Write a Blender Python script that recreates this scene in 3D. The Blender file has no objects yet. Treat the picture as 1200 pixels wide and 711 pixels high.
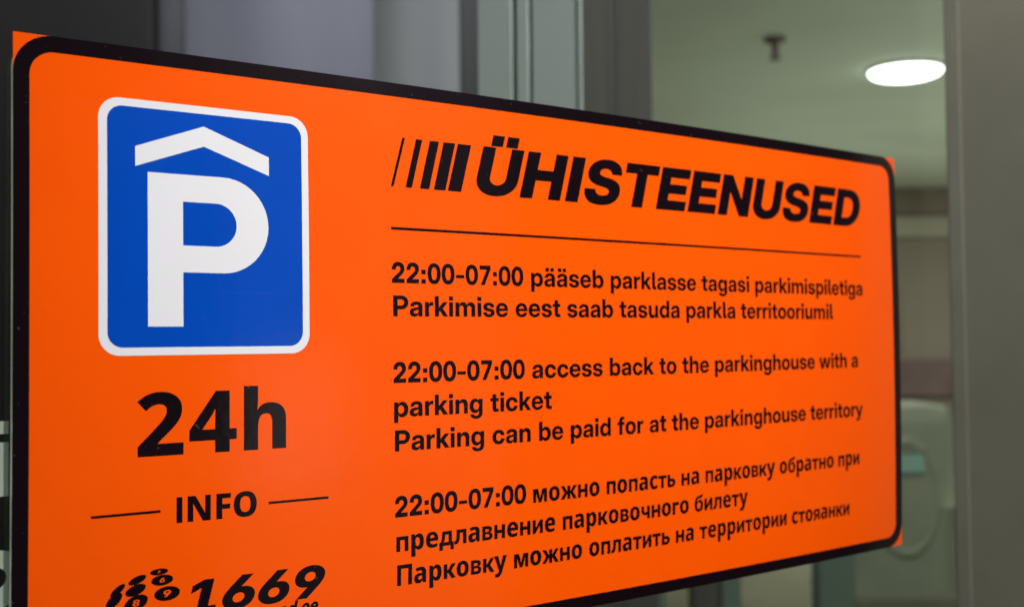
import bpy, bmesh, math, random
from mathutils import Vector, Matrix
from mathutils.geometry import delaunay_2d_cdt

sc = bpy.context.scene
COL = sc.collection
R = math.radians

# ------------------------------------------------------------------ camera
YAW, PITCH, ROLL = 0.64846, -0.03384, -0.01022
EYE = 1.5
SIGN_T = (-0.20406, -0.11121, 0.47807)      # sign's top left corner seen from the lens
def rot_x(a): return Matrix(((1, 0, 0), (0, math.cos(a), -math.sin(a)), (0, math.sin(a), math.cos(a))))
def rot_z(a): return Matrix(((math.cos(a), -math.sin(a), 0), (math.sin(a), math.cos(a), 0), (0, 0, 1)))
VIEW = rot_z(ROLL) @ rot_x(PITCH)            # level (right, down, forward) -> lens axes
cam = bpy.data.cameras.new('camera')
cam_o = bpy.data.objects.new('camera', cam); COL.objects.link(cam_o); sc.camera = cam_o
vt = VIEW.transposed()
def lvl(v): return Vector((v.x, v.z, -v.y))
cx, cy, cz = lvl(vt @ Vector((1, 0, 0))), lvl(vt @ Vector((0, -1, 0))), lvl(vt @ Vector((0, 0, -1)))
m = Matrix((cx, cy, cz)).transposed().to_4x4(); m.translation = Vector((0, 0, EYE))
cam_o.matrix_world = m
cam.sensor_width = 36; cam.lens = 36 * 1370 / 1200
cam.clip_start = 0.02; cam.clip_end = 200
cam.dof.use_dof = True; cam.dof.focus_distance = 0.555; cam.dof.aperture_fstop = 8.6

# ------------------------------------------------------------------ light
w = bpy.data.worlds.new('World'); sc.world = w; w.use_nodes = True
bg = w.node_tree.nodes['Background']
bg.inputs[0].default_value = (0.86, 0.95, 1.0, 1); bg.inputs[1].default_value = 0.04
sc.view_settings.view_transform = 'Standard'; sc.view_settings.look = 'None'
sc.view_settings.exposure = 0; sc.view_settings.gamma = 1
sc.cycles.use_denoising = True
sc.cycles.max_bounces = 8

def area(name, loc, target, sx, sy, radiance, color):
    l = bpy.data.lights.new(name, 'AREA'); l.shape = 'RECTANGLE'; l.size = sx; l.size_y = sy
    l.energy = radiance * math.pi * sx * sy; l.color = color
    o = bpy.data.objects.new(name, l); COL.objects.link(o); o.location = loc
    o.rotation_euler = (Vector(target) - Vector(loc)).to_track_quat('-Z', 'Y').to_euler()
    return o
area('daylight_opening', (3.0, -0.92, 1.75), (0.0, -0.92, 1.75), 1.24, 2.9, 0.12, (0.90, 0.86, 0.92))
area('bright_window', (2.95, -1.20, 1.22), (0.0, -1.20, 1.22), 0.40, 0.55, 0.55, (1.0, 0.88, 0.86))
area('sign_key', (1.25, 0.05, 2.6), (0.06, 0.66, 1.45), 0.7, 0.5, 20.0, (1.0, 0.965, 1.0))  # unseen key lamp added to light the sign from above
area('left_edge_fill', (-0.75, -0.45, 2.1), (-0.2, 0.45, 1.45), 0.4, 0.4, 6.0, (1.0, 0.98, 0.97))  # added fill from the left for the window letters and plate edge
area('ceiling_fill', (3.0, 7.0, 0.9), (3.0, 7.01, 3.0), 3.0, 6.0, 0.52, (0.88, 1.0, 0.84))  # hidden upward fill, added to brighten the ceiling
area('hall_fill', (3.6, 8.6, 2.9), (3.4, 9.0, 0.0), 2.6, 2.6, 6.0, (1.0, 0.98, 0.86))  # added out-of-view fill for the lower hall and floor
area('machine_fill', (1.3, 2.4, 2.9), (1.4, 3.6, 0.8), 0.8, 0.5, 17.0, (0.96, 1.0, 0.86))  # added fill that brightens the machine and posts
area('left_sheets_fill', (-0.5, 1.9, 2.9), (-0.4, 3.2, 1.9), 1.0, 0.6, 5.5, (0.92, 0.94, 1.0))  # unseen lamp added to light the sheets on the left
sp = bpy.data.lights.new('sign_spot_fill', 'SPOT'); sp.energy = 96; sp.spot_size = R(28); sp.spot_blend = 1.0; sp.shadow_soft_size = 0.05; sp.color = (0.98, 1.0, 0.86)  # added soft spot, lifts the middle of the sign
so = bpy.data.objects.new('sign_spot_fill', sp); COL.objects.link(so); so.location = (0.85, -0.45, 2.7)
so.rotation_euler = (Vector((0.025, 0.645, 1.52)) - so.location).to_track_quat('-Z', 'Y').to_euler()

# ------------------------------------------------------------------ materials
def mat(name, color, rough=0.5, spec=0.5, metal=0.0, var=0.0, vscale=8.0, bump=0.0, bscale=40.0, stretch=(1, 1, 1), emit=None, color2=None, dust=0.0):
    m = bpy.data.materials.new(name); m.use_nodes = True
    nt = m.node_tree; b = nt.nodes['Principled BSDF']
    b.inputs['Base Color'].default_value = (*color, 1); b.inputs['Roughness'].default_value = rough
    b.inputs['Specular IOR Level'].default_value = spec; b.inputs['Metallic'].default_value = metal
    tc = nt.nodes.new('ShaderNodeTexCoord'); mp = nt.nodes.new('ShaderNodeMapping')
    mp.inputs['Scale'].default_value = stretch
    nt.links.new(tc.outputs['Object'], mp.inputs[0])
    if var or color2:
        n = nt.nodes.new('ShaderNodeTexNoise'); n.inputs['Scale'].default_value = vscale; n.inputs['Detail'].default_value = 6
        nt.links.new(mp.outputs[0], n.inputs['Vector'])
        r = nt.nodes.new('ShaderNodeValToRGB')
        c2 = color2 or tuple(min(1, c * (1 + var)) for c in color)
        c1 = color if color2 else tuple(c * (1 - var) for c in color)
        r.color_ramp.elements[0].position = 0.35; r.color_ramp.elements[1].position = 0.65
        r.color_ramp.elements[0].color = (*c1, 1); r.color_ramp.elements[1].color = (*c2, 1)
        nt.links.new(n.outputs[0], r.inputs[0]); nt.links.new(r.outputs[0], b.inputs['Base Color'])
    if dust:
        nd = nt.nodes.new('ShaderNodeTexNoise'); nd.inputs['Scale'].default_value = 420; nd.inputs['Detail'].default_value = 1.5
        nt.links.new(tc.outputs['Object'], nd.inputs['Vector'])
        rd = nt.nodes.new('ShaderNodeValToRGB'); rd.color_ramp.elements[0].position = 0.715; rd.color_ramp.elements[1].position = 0.76
        nt.links.new(nd.outputs[0], rd.inputs[0])
        # thin handling scratches: two stretched noises, thresholded
        ms = nt.nodes.new('ShaderNodeMapping'); ms.inputs['Scale'].default_value = (9, 9, 700); ms.inputs['Rotation'].default_value = (0.12, 0.2, 0)
        nt.links.new(tc.outputs['Object'], ms.inputs[0])
        ns = nt.nodes.new('ShaderNodeTexNoise'); ns.inputs['Scale'].default_value = 1.0; ns.inputs['Detail'].default_value = 2
        nt.links.new(ms.outputs[0], ns.inputs['Vector'])
        rs = nt.nodes.new('ShaderNodeValToRGB'); rs.color_ramp.elements[0].position = 0.735; rs.color_ramp.elements[1].position = 0.78
        nt.links.new(ns.outputs[0], rs.inputs[0])
        ad = nt.nodes.new('ShaderNodeMath'); ad.operation = 'MAXIMUM'
        nt.links.new(rd.outputs[0], ad.inputs[0]); nt.links.new(rs.outputs[0], ad.inputs[1])
        mu = nt.nodes.new('ShaderNodeMath'); mu.operation = 'MULTIPLY'; mu.inputs[1].default_value = dust
        nt.links.new(ad.outputs[0], mu.inputs[0])
        mx = nt.nodes.new('ShaderNodeMix'); mx.data_type = 'RGBA'
        nt.links.new(mu.outputs[0], mx.inputs[0])
        src = b.inputs['Base Color'].links[0].from_socket if b.inputs['Base Color'].links else None
        if src: nt.links.new(src, mx.inputs[6])
        else: mx.inputs[6].default_value = (*color, 1)
        mx.inputs[7].default_value = (0.35, 0.28, 0.26, 1)
        nt.links.new(mx.outputs[2], b.inputs['Base Color'])
        # smears: the gloss varies slowly over the sheet
        ng = nt.nodes.new('ShaderNodeTexNoise'); ng.inputs['Scale'].default_value = 14; ng.inputs['Detail'].default_value = 4
        nt.links.new(tc.outputs['Object'], ng.inputs['Vector'])
        mg = nt.nodes.new('ShaderNodeMapRange'); mg.inputs['From Min'].default_value = 0.3; mg.inputs['From Max'].default_value = 0.7
        mg.inputs['To Min'].default_value = rough * 0.75; mg.inputs['To Max'].default_value = rough * 1.5
        nt.links.new(ng.outputs[0], mg.inputs[0]); nt.links.new(mg.outputs[0], b.inputs['Roughness'])
    if bump:
        n2 = nt.nodes.new('ShaderNodeTexNoise'); n2.inputs['Scale'].default_value = bscale; n2.inputs['Detail'].default_value = 3
        nt.links.new(mp.outputs[0], n2.inputs['Vector'])
        bp = nt.nodes.new('ShaderNodeBump'); bp.inputs['Strength'].default_value = 1; bp.inputs['Distance'].default_value = bump
        nt.links.new(n2.outputs[0], bp.inputs['Height']); nt.links.new(bp.outputs[0], b.inputs['Normal'])
    if emit:
        b.inputs['Emission Color'].default_value = (*emit[0], 1); b.inputs['Emission Strength'].default_value = emit[1]
    return m

GLOSS = dict(rough=0.11, spec=0.5, bump=0.00006, bscale=130.0)
M_ORANGE = mat('orange_vinyl', (1.0, 0.096, 0.0), var=0.02, vscale=30, dust=0.03, **GLOSS)
M_BLACK = mat('black_print', (0.006, 0.002, 0.004), dust=0.10, **GLOSS)
M_BLUE = mat('blue_vinyl', (0.0, 0.064, 0.48), var=0.03, vscale=25, dust=0.015, **GLOSS)
M_WHITE = mat('white_vinyl', (0.80, 0.79, 0.85), var=0.01, vscale=25, **GLOSS)
M_PLATE = mat('greenish_acrylic_edge', (0.70, 0.88, 0.62), rough=0.35, var=0.12, vscale=60)
M_FRAME = mat('grey_green_aluminium', (0.62, 0.70, 0.65), rough=0.38, metal=0.25, var=0.05, vscale=5, stretch=(1, 1, 0.05), bump=0.0001, bscale=300)
M_GASKET = mat('dark_grey_profile', (0.155, 0.15, 0.13), rough=0.5, var=0.2, vscale=25, stretch=(1, 1, 0.03))
M_GROOVE = mat('dark_groove_rubber', (0.05, 0.055, 0.05), rough=0.7, var=0.1)  # dark strip set back inside each groove
M_COLUMN = mat('painted_concrete', (0.29, 0.28, 0.205), rough=0.75, color2=(0.35, 0.34, 0.25), vscale=4.5, bump=0.0005, bscale=30)
M_TRIM = mat('grey_trim', (0.34, 0.33, 0.25), rough=0.5, var=0.08, vscale=10)
M_CEIL = mat('pale_ceiling_paint', (0.76, 0.80, 0.69), rough=0.8, var=0.06, vscale=0.9)
M_LAMP = mat('lit_lamp_cover', (0.9, 0.95, 0.9), rough=0.4, emit=((0.95, 1.0, 0.93), 7.0))
M_RIM = mat('lamp_rim_enamel', (0.75, 0.78, 0.72), rough=0.4, var=0.03)
M_BRONZE = mat('dark_bronze', (0.16, 0.12, 0.095), rough=0.5, metal=0.3, var=0.2, vscale=40)
M_FLOOR = mat('olive_terrazzo', (0.20, 0.20, 0.14), rough=0.6, color2=(0.26, 0.26, 0.19), vscale=1.6)
M_BEAM = mat('brown_beam_paint', (0.15, 0.125, 0.085), rough=0.7, var=0.12, vscale=3)
M_WALLB = mat('brown_grey_wall', (0.22, 0.19, 0.15), rough=0.8, color2=(0.27, 0.235, 0.19), vscale=0.8)
M_BAND = mat('pale_band_paint', (0.34, 0.33, 0.25), rough=0.7, var=0.05)
M_MIDG = mat('edge_blend_grey', (0.075, 0.074, 0.085), rough=0.95, var=0.1, vscale=6)
M_DARKW = mat('dark_reflection_tone', (0.014, 0.012, 0.011), rough=0.8, color2=(0.024, 0.021, 0.020), vscale=3)
M_DARKW2 = mat('dark_grey_enamel', (0.045, 0.043, 0.045), rough=0.5, var=0.1, vscale=4)
M_BLUEC = mat('blue_grey_reflection_tone', (0.30, 0.305, 0.41), rough=0.9, color2=(0.40, 0.39, 0.46), vscale=1.6, stretch=(1, 1, 0.25))
M_BLUEW = mat('blue_grey_partition', (0.13, 0.135, 0.17), rough=0.6, color2=(0.20, 0.20, 0.23), vscale=2.4, stretch=(1, 1, 0.4))
M_GREYW = mat('grey_reflection_tone', (0.385, 0.385, 0.43), rough=0.9, color2=(0.43, 0.43, 0.45), vscale=3, stretch=(1, 1, 0.15))
M_MACH = mat('pale_olive_enamel', (0.36, 0.39, 0.29), rough=0.45, var=0.1, vscale=5)
M_TEAL = mat('teal_display', (0.30, 0.48, 0.40), rough=0.3, var=0.05, emit=((0.35, 0.62, 0.50), 0.06))
M_PURP = mat('dull_purple_panel', (0.17, 0.115, 0.11), rough=0.7, var=0.15, vscale=4)
M_TERRA = mat('terracotta_panel', (0.34, 0.20, 0.12), rough=0.7, var=0.15, vscale=4)
M_LETTERW = mat('white_window_vinyl', (0.62, 0.68, 0.65), rough=0.5, var=0.05, vscale=30)
M_TGLASS = mat('teal_tinted_post', (0.24, 0.32, 0.27), rough=0.4, var=0.1, vscale=5)

def glass(name, tint):
    m = bpy.data.materials.new(name); m.use_nodes = True; nt = m.node_tree
    nt.nodes.remove(nt.nodes['Principled BSDF'])
    out = nt.nodes['Material Output']
    t = nt.nodes.new('ShaderNodeBsdfTransparent'); t.inputs[0].default_value = (*tint, 1)
    g = nt.nodes.new('ShaderNodeBsdfGlossy'); g.inputs['Roughness'].default_value = 0.03
    n = nt.nodes.new('ShaderNodeTexNoise'); n.inputs['Scale'].default_value = 3.0; n.inputs['Detail'].default_value = 5
    tc = nt.nodes.new('ShaderNodeTexCoord'); nt.links.new(tc.outputs['Object'], n.inputs['Vector'])
    mr = nt.nodes.new('ShaderNodeMapRange'); mr.inputs['To Min'].default_value = 0.02; mr.inputs['To Max'].default_value = 0.10
    nt.links.new(n.outputs[0], mr.inputs[0]); nt.links.new(mr.outputs[0], g.inputs['Roughness'])
    f = nt.nodes.new('ShaderNodeFresnel'); f.inputs[0].default_value = 1.5
    mx = nt.nodes.new('ShaderNodeMixShader')
    nt.links.new(f.outputs[0], mx.inputs[0]); nt.links.new(t.outputs[0], mx.inputs[1]); nt.links.new(g.outputs[0], mx.inputs[2])
    nt.links.new(mx.outputs[0], out.inputs[0])
    return m
M_GLASS = glass('window_glass', (0.94, 0.97, 0.94))

# ------------------------------------------------------------------ helpers
def link(name, me, m, parent=None, **props):
    o = bpy.data.objects.new(name, me); COL.objects.link(o)
    if m and not me.materials: me.materials.append(m)
    if parent: o.parent = parent
    for k, v in props.items(): o[k] = v
    return o
def thing(name, label, category, loc=(0, 0, 0), group=None):
    o = bpy.data.objects.new(name, None); COL.objects.link(o); o.location = loc
    o['label'] = label; o['category'] = category
    if group: o['group'] = group
    o.empty_display_size = 0.05
    return o
def box(x0, x1, y0, y1, z0, z1, bevel=0.0, name='mesh', origin=(0, 0, 0)):
    bm = bmesh.new(); bmesh.ops.create_cube(bm, size=1)
    for v in bm.verts:
        v.co = Vector((x0 + (v.co.x + .5) * (x1 - x0), y0 + (v.co.y + .5) * (y1 - y0), z0 + (v.co.z + .5) * (z1 - z0))) - Vector(origin)
    if bevel: bmesh.ops.bevel(bm, geom=bm.edges[:], offset=bevel, segments=3, affect='EDGES', profile=0.5)
    me = bpy.data.meshes.new(name); bm.to_mesh(me); bm.free(); return me
def lathe(profile, n=48, name='mesh'):
    vs, fs = [], []
    for r, z in profile:
        for k in range(n): a = 2 * math.pi * k / n; vs.append((r * math.cos(a), r * math.sin(a), z))
    for i in range(len(profile) - 1):
        for k in range(n):
            a, b = i * n + k, i * n + (k + 1) % n; fs.append((a, b, b + n, a + n))
    me = bpy.data.meshes.new(name); me.from_pydata(vs, [], fs)
    for p in me.polygons: p.use_smooth = True
    me.update(); return me

# ------------------------------------------------------------------ sign surface: millimetres along / down the sheet -> world
SW, SH = 600.0, 275.0
BOW_U, BOW_V = 0.00748, 0.00181
CY, SY = math.cos(YAW), math.sin(YAW)
tl = lvl(vt @ Vector(SIGN_T)) + Vector((0, 0, EYE))
BASE = tl + Vector((CY, SY, 0)) * 0.3 + Vector((0, 0, -SH / 1000))     # foot of the sign, its thing's origin
def surf(u, v, h=0.0, flat=False):
    """u, v in mm from the top left corner, h in mm towards the viewer"""
    wv = -h / 1000
    if not flat: wv -= BOW_U * (1 - (2 * u / SW - 1) ** 2) + BOW_V * (1 - (2 * v / SH - 1) ** 2)
    return tl + Vector((CY, SY, 0)) * (u / 1000) + Vector((0, 0, -v / 1000)) + Vector((-SY, CY, 0)) * wv
def bend(bm, h):
    """cut a flat drawing (x = u, y = v in mm, z = height) into small cells and lay it on the bowed sheet"""
    xs = [v.co.x for v in bm.verts]; ys = [v.co.y for v in bm.verts]
    for lo, hi, ax in ((min(xs), max(xs), 0), (min(ys), max(ys), 1)):
        k = math.floor(lo / 12) + 1
        while k * 12 < hi:
            co = Vector((k * 12, 0, 0)) if ax == 0 else Vector((0, k * 12, 0))
            no = Vector((1, 0, 0)) if ax == 0 else Vector((0, 1, 0))
            bmesh.ops.bisect_plane(bm, geom=bm.verts[:] + bm.edges[:] + bm.faces[:], plane_co=co, plane_no=no, dist=1e-4)
            k += 1
    for v in bm.verts: v.co = surf(v.co.x, v.co.y, h + v.co.z) - BASE
def inside(polys, x, y):
    wn = 0
    for p in polys:
        n = len(p)
        for i in range(n):
            x0, y0 = p[i]; x1, y1 = p[(i + 1) % n]
            if y0 <= y < y1 or y1 <= y < y0:
                t = (y - y0) / (y1 - y0)
                if x0 + t * (x1 - x0) > x: wn += 1 if y1 > y0 else -1
    return wn != 0
def fill(polys):
    """triangulate closed outlines (non-zero winding, so overlapping strokes merge and counters stay open)"""
    vs, es = [], []
    for p in polys:
        b = len(vs); vs += [Vector(q) for q in p]; es += [(b + i, b + (i + 1) % len(p)) for i in range(len(p))]
    v2, _, f2, _, _, _ = delaunay_2d_cdt(vs, es, [], 0, 1e-5)
    keep = []
    for f in f2:
        c = sum((v2[i] for i in f), Vector((0, 0))) / len(f)
        if inside(polys, c.x, c.y): keep.append(tuple(f))
    return [tuple(v) for v in v2], keep
def print_mesh(name, shapes, h, thick=0.12):
    """shapes: list of (verts, tris) in mm; gives a thin skin with edges, laid on the sheet at height h"""
    bm = bmesh.new()
    for vs, fs in shapes:
        bv = [bm.verts.new((x, y, 0)) for x, y in vs]
        for f in fs:
            try: bm.faces.new([bv[i] for i in f])
            except ValueError: pass
    bmesh.ops.delete(bm, geom=[v for v in bm.verts if not v.link_faces], context='VERTS')
    bmesh.ops.recalc_face_normals(bm, faces=bm.faces[:])
    if thick:
        r = bmesh.ops.extrude_face_region(bm, geom=bm.faces[:])
        for g in r['geom']:
            if isinstance(g, bmesh.types.BMVert): g.co.z -= thick
    bend(bm, h + thick)
    bmesh.ops.recalc_face_normals(bm, faces=bm.faces[:])
    me = bpy.data.meshes.new(name); bm.to_mesh(me); bm.free(); return me
def rrect(u0, u1, v0, v1, r, n=12):
    p = []
    for cxx, cyy, a0 in ((u1 - r, v0 + r, -90), (u1 - r, v1 - r, 0), (u0 + r, v1 - r, 90), (u0 + r, v0 + r, 180)):
        for k in range(n + 1):
            a = R(a0 + 90 * k / n); p.append((cxx + r * math.cos(a), cyy + r * math.sin(a)))
    return p

# ------------------------------------------------------------------ letter outlines: advance, contours ("c" marks an off-curve point)
BODY = {
    '-': (645, ["488,346 488,225 156,225 156,346"]),
    '0': (645, ["322,-12 225,-12c 91,79c 23,247c 23,363 23,480c 91,648c 225,739c 322,739 420,739c 554,648c 622,480c 622,363 622,247c 554,79c 420,-12c", "322,133 365,133c 420,189c 446,292c 446,363 446,435c 420,538c 365,594c 322,594 280,594c 225,538c 199,435c 199,363 199,292c 225,189c 280,133c"]),
    '1': (645, ["86,0 86,146 582,146 582,0", "438,728 438,0 259,0 259,562 258,562 93,460 93,616 272,728"]),
    '2': (645, ["52,0 52,132 323,355 347,375c 393,417c 423,467c 423,499 423,528c 399,570c 354,594c 324,594 292,594c 244,565c 217,509c 217,469 46,469 46,552c 114,673c 239,739c 325,739 403,739c 526,684c 596,580c 596,509 596,456c 556,371c 483,295c 434,254 305,147 305,146 599,146 599,0"]),
    '3': (645, ["317,-12 221,-12c 92,61c 28,179c 28,247 204,247 204,212c 232,159c 283,129c 316,129 348,129c 397,156c 424,205c 424,236 424,266c 395,310c 342,333c 306,333 202,333 202,436 355,580 355,581 65,581 65,728 569,728 569,588 343,383 343,422 431,430c 547,383c 604,290c 604,229 604,159c 533,50c 405,-12c"]),
    '4': (645, ["13,146 13,287 317,728 499,728 198,286 198,285 631,285 631,146", "371,0 371,189 371,252 371,453 543,453 543,0"]),
    '5': (645, ["321,-11 239,-11c 114,48c 42,156c 37,231 211,231 211,201c 240,155c 290,128c 322,128 354,128c 403,157c 430,209c 430,243 430,278c 403,331c 354,361c 323,361 282,361c 225,326c 215,296 48,296 69,728 561,728 561,581 232,581 222,446 223,446 247,470c 316,495c 358,495 406,495c 496,458c 565,390c 605,301c 605,248 605,173c 535,55c 407,-11c"]),
    '6': (645, ["328,-10 243,-10c 113,54c 39,168c 39,242 39,303c 87,415c 129,477 300,728 497,728 278,406 234,406 244,421c 276,453c 327,476c 365,476 438,476c 546,418c 605,313c 605,242 605,168c 534,54c 410,-10c", "322,130 354,130c 403,159c 431,209c 431,242 431,274c 403,324c 354,353c 322,353 291,353c 241,324c 213,274c 213,242 213,209c 241,159c 291,130c"]),
    '7': (645, ["107,0 399,574 399,575 58,575 58,728 587,728 587,580 295,0"]),
    '8': (645, ["322,-12 234,-12c 102,40c 29,134c 29,197 29,247c 74,322c 159,370c 216,377 216,377 140,388c 52,473c 52,541 52,600c 120,689c 242,739c 322,739 404,739c 525,690c 593,601c 593,541 593,473c 505,388c 429,377 429,377 486,370c 570,322c 616,247c 616,197 616,134c 542,40c 410,-12c", "322,116 353,116c 401,140c 428,183c 428,211 428,239c 400,282c 353,306c 322,306 291,306c 244,282c 217,239c 217,211 217,183c 244,140c 291,116c", "322,439 350,439c 392,459c 415,498c 415,523 415,549c 392,587c 350,607c 322,607 294,607c 252,587c 230,549c 230,523 230,498c 252,459c 294,439c"]),
    '9': (645, ["317,738 402,738c 531,673c 605,559c 605,485 605,425c 558,313c 515,251 345,0 147,0 367,322 410,322 401,307c 369,275c 318,252c 280,252 207,252c 99,310c 39,415c 39,486 39,560c 110,673c 236,738c", "323,598 291,598c 242,569c 213,518c 213,486 213,454c 242,403c 291,375c 323,375 354,375c 403,403c 431,454c 431,486 431,518c 403,569c 354,598c"]),
    ':': (269, ["135,-9 100,-9c 49,42c 49,77 49,113c 100,163c 135,163 171,163c 221,113c 221,77 221,42c 171,-9c", "135,327 100,327c 49,377c 49,413 49,448c 100,499c 135,499 171,499c 221,448c 221,413 221,377c 171,327c"]),
    'P': (634, ["52,0 52,728 342,728 425,728c 546,669c 611,561c 611,486 611,412c 545,304c 424,245c 341,245 141,245 141,378 332,378 370,378c 426,404c 456,453c 456,486 456,520c 426,568c 370,595c 332,595 211,595 211,0"]),
    'a': (558, ["207,-9 156,-9c 76,25c 30,94c 30,145 30,189c 62,247c 118,283c 191,302c 231,305 278,310c 334,319c 358,336c 358,352 358,355 358,373c 338,400c 303,415c 278,415 252,415c 214,399c 192,370c 190,351 47,351 51,405c 108,484c 210,527c 283,527 337,527c 421,502c 479,456c 508,391c 508,349 508,0 360,0 360,73 358,73 344,47c 303,10c 246,-9c", "251,95 283,95c 332,119c 359,160c 359,187 359,237 353,234c 333,228c 307,223c 276,217c 260,215 236,211c 198,195c 175,170c 175,150 175,133c 194,108c 228,95c"]),
    'b': (602, ["352,-11 318,-11c 260,9c 215,49c 200,79 200,79 200,0 49,0 49,728 202,728 202,445 202,445 219,473c 263,509c 320,527c 353,527 419,527c 519,459c 575,338c 575,258 575,178c 519,56c 420,-11c", "311,112 345,112c 394,147c 421,212c 421,258 421,305c 394,370c 345,404c 311,404 277,404c 224,368c 195,303c 195,258 195,214c 224,148c 277,112c"]),
    'c': (560, ["289,-12 211,-12c 93,56c 27,178c 27,257 27,337c 93,459c 211,527c 289,527 341,527c 428,497c 493,441c 532,365c 535,319 388,319 385,339c 370,370c 345,393c 312,405c 291,405 257,405c 207,369c 181,303c 181,257 181,212c 207,146c 257,110c 291,110 312,110c 345,123c 369,145c 384,178c 387,197 535,197 533,152c 495,76c 430,19c 341,-12c"]),
    'd': (602, ["250,-11 183,-11c 83,56c 27,178c 27,258 27,338c 84,459c 184,527c 249,527 283,527c 339,509c 383,473c 400,445 400,445 400,728 553,728 553,0 402,0 402,79 402,79 387,49c 342,9c 284,-11c", "291,112 326,112c 378,148c 407,214c 407,258 407,303c 378,368c 326,404c 291,404 258,404c 208,370c 181,305c 181,258 181,212c 208,147c 258,112c"]),
    'e': (565, ["288,-12 210,-12c 92,57c 27,179c 27,257 27,336c 93,458c 208,527c 283,527 341,527c 435,489c 503,417c 540,320c 540,261 540,220 80,220 80,315 467,315 398,293 398,330c 371,384c 321,413c 287,413 252,413c 203,384c 176,330c 176,293 176,226 176,189c 203,132c 256,101c 293,101 320,101c 362,116c 390,144c 397,163 535,163 526,112c 456,33c 351,-12c"]),
    'f': (380, ["360,516 360,397 9,397 9,516", "102,0 102,579 102,629c 140,695c 217,728c 274,728 301,728c 351,728c 360,728 360,609 354,609c 322,609c 310,609 280,609c 255,583c 255,553 255,0"]),
    'g': (602, ["297,-211 221,-211c 118,-168c 60,-93c 53,-43 199,-43 204,-61c 231,-87c 271,-100c 297,-100 347,-100c 402,-45c 402,10 402,89 401,89 387,59c 342,20c 284,1c 250,1 183,1c 83,68c 27,186c 27,262 27,340c 84,459c 184,527c 249,527 283,527c 339,508c 385,470c 401,442 402,442 402,516 553,516 553,23 553,-60c 489,-163c 374,-211c", "291,122 326,122c 378,157c 407,221c 407,264 407,308c 378,372c 326,407c 291,407 258,407c 208,373c 181,310c 181,264 181,220c 208,156c 258,122c"]),
    'h': (591, ["202,284 202,0 49,0 49,728 202,728 202,380 175,380 199,448c 290,527c 362,527 417,527c 498,479c 541,388c 541,323 541,0 389,0 389,294 389,344c 342,396c 298,396 269,396c 226,372c 202,323c"]),
    'i': (251, ["49,0 49,516 202,516 202,0", "125,575 88,575c 39,621c 39,655 39,689c 88,734c 125,734 163,734c 211,689c 211,655 211,620c 162,575c"]),
    'k': (556, ["187,143 187,323 203,323 376,516 553,516 322,254 285,254", "49,0 49,728 202,728 202,0", "386,0 230,220 330,327 563,0"]),
    'l': (279, ["221,0 131,0c 49,66c 49,143 49,728 202,728 202,158 202,135c 221,116c 244,116 249,116c 261,116c 265,116 265,0 254,0c 232,0c"]),
    'm': (890, ["49,0 49,516 196,516 196,398 188,398 201,442c 251,499c 317,527c 353,527 412,527c 499,459c 508,398 493,398 503,439c 553,496c 625,527c 667,527 717,527c 796,483c 841,401c 841,342 841,0 688,0 688,312 688,356c 640,402c 605,402 578,402c 540,378c 518,336c 518,308 518,0 372,0 372,315 372,355c 326,402c 289,402 265,402c 225,379c 202,335c 202,303 202,0"]),
    'n': (591, ["202,284 202,0 49,0 49,516 200,516 200,380 175,380 199,448c 290,527c 362,527 417,527c 498,479c 541,388c 541,323 541,0 389,0 389,294 389,344c 342,396c 298,396 269,396c 226,372c 202,323c"]),
    'o': (585, ["292,-12 214,-12c 94,55c 27,176c 27,257 27,339c 94,460c 214,527c 292,527 372,527c 491,460c 558,339c 558,257 558,176c 491,55c 372,-12c", "292,111 326,111c 376,146c 404,211c 404,257 404,304c 376,370c 326,405c 292,405 260,405c 209,370c 181,304c 181,257 181,211c 209,146c 260,111c"]),
    'p': (602, ["49,-204 49,516 200,516 200,447 202,447 217,473c 262,509c 320,527c 353,527 419,527c 519,459c 575,338c 575,258 575,178c 519,56c 420,-11c 352,-11 318,-11c 261,9c 218,48c 203,77 202,77 202,-204", "311,112 345,112c 394,147c 421,212c 421,258 421,305c 394,370c 345,404c 311,404 277,404c 224,368c 195,303c 195,258 195,214c 224,148c 277,112c"]),
    'r': (380, ["49,0 49,516 197,516 197,427 198,427 212,474c 272,519c 324,519 337,519c 358,518c 367,517 367,389 359,390c 322,392c 304,392 274,392c 228,365c 202,312c 202,274 202,0"]),
    's': (526, ["268,-13 200,-13c 93,29c 30,108c 25,163 175,163 179,131c 226,95c 266,95 304,95c 347,123c 347,146 347,165c 314,188c 282,194 191,211 115,226c 37,302c 37,362 37,412c 91,486c 191,526c 260,526 328,526c 430,484c 487,405c 489,351 348,351 348,380c 301,420c 264,420 229,420c 188,390c 188,369 188,350c 220,326c 249,320 349,301 427,286c 502,217c 502,160 502,108c 443,30c 337,-13c"]),
    't': (377, ["356,516 356,397 9,397 9,516", "98,656 250,656 250,164 250,139c 271,119c 299,119 312,119c 347,119c 356,119 356,0 343,0c 293,0c 268,0 180,0c 98,68c 98,140"]),
    'u': (591, ["229,-11 174,-11c 93,37c 49,128c 49,192 49,516 202,516 202,222 202,172c 250,120c 293,120 321,120c 365,144c 389,193c 389,231 389,516 541,516 541,0 391,0 391,136 416,136 391,67c 301,-11c"]),
    'v': (560, ["195,0 4,516 164,516 246,267 260,220c 287,127c 300,80 264,80 277,127c 303,220c 318,267 398,516 556,516 365,0"]),
    'w': (828, ["163,0 4,516 164,516 209,342 223,286c 249,166c 262,108 241,108 255,166c 284,286c 299,342 346,516 482,516 529,342 544,286c 572,166c 586,108 566,108 579,166c 604,286c 617,342 661,516 823,516 665,0 507,0 448,201 440,230c 424,291c 408,354c 400,384 428,384 420,354c 404,291c 388,230c 379,201 320,0"]),
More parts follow.
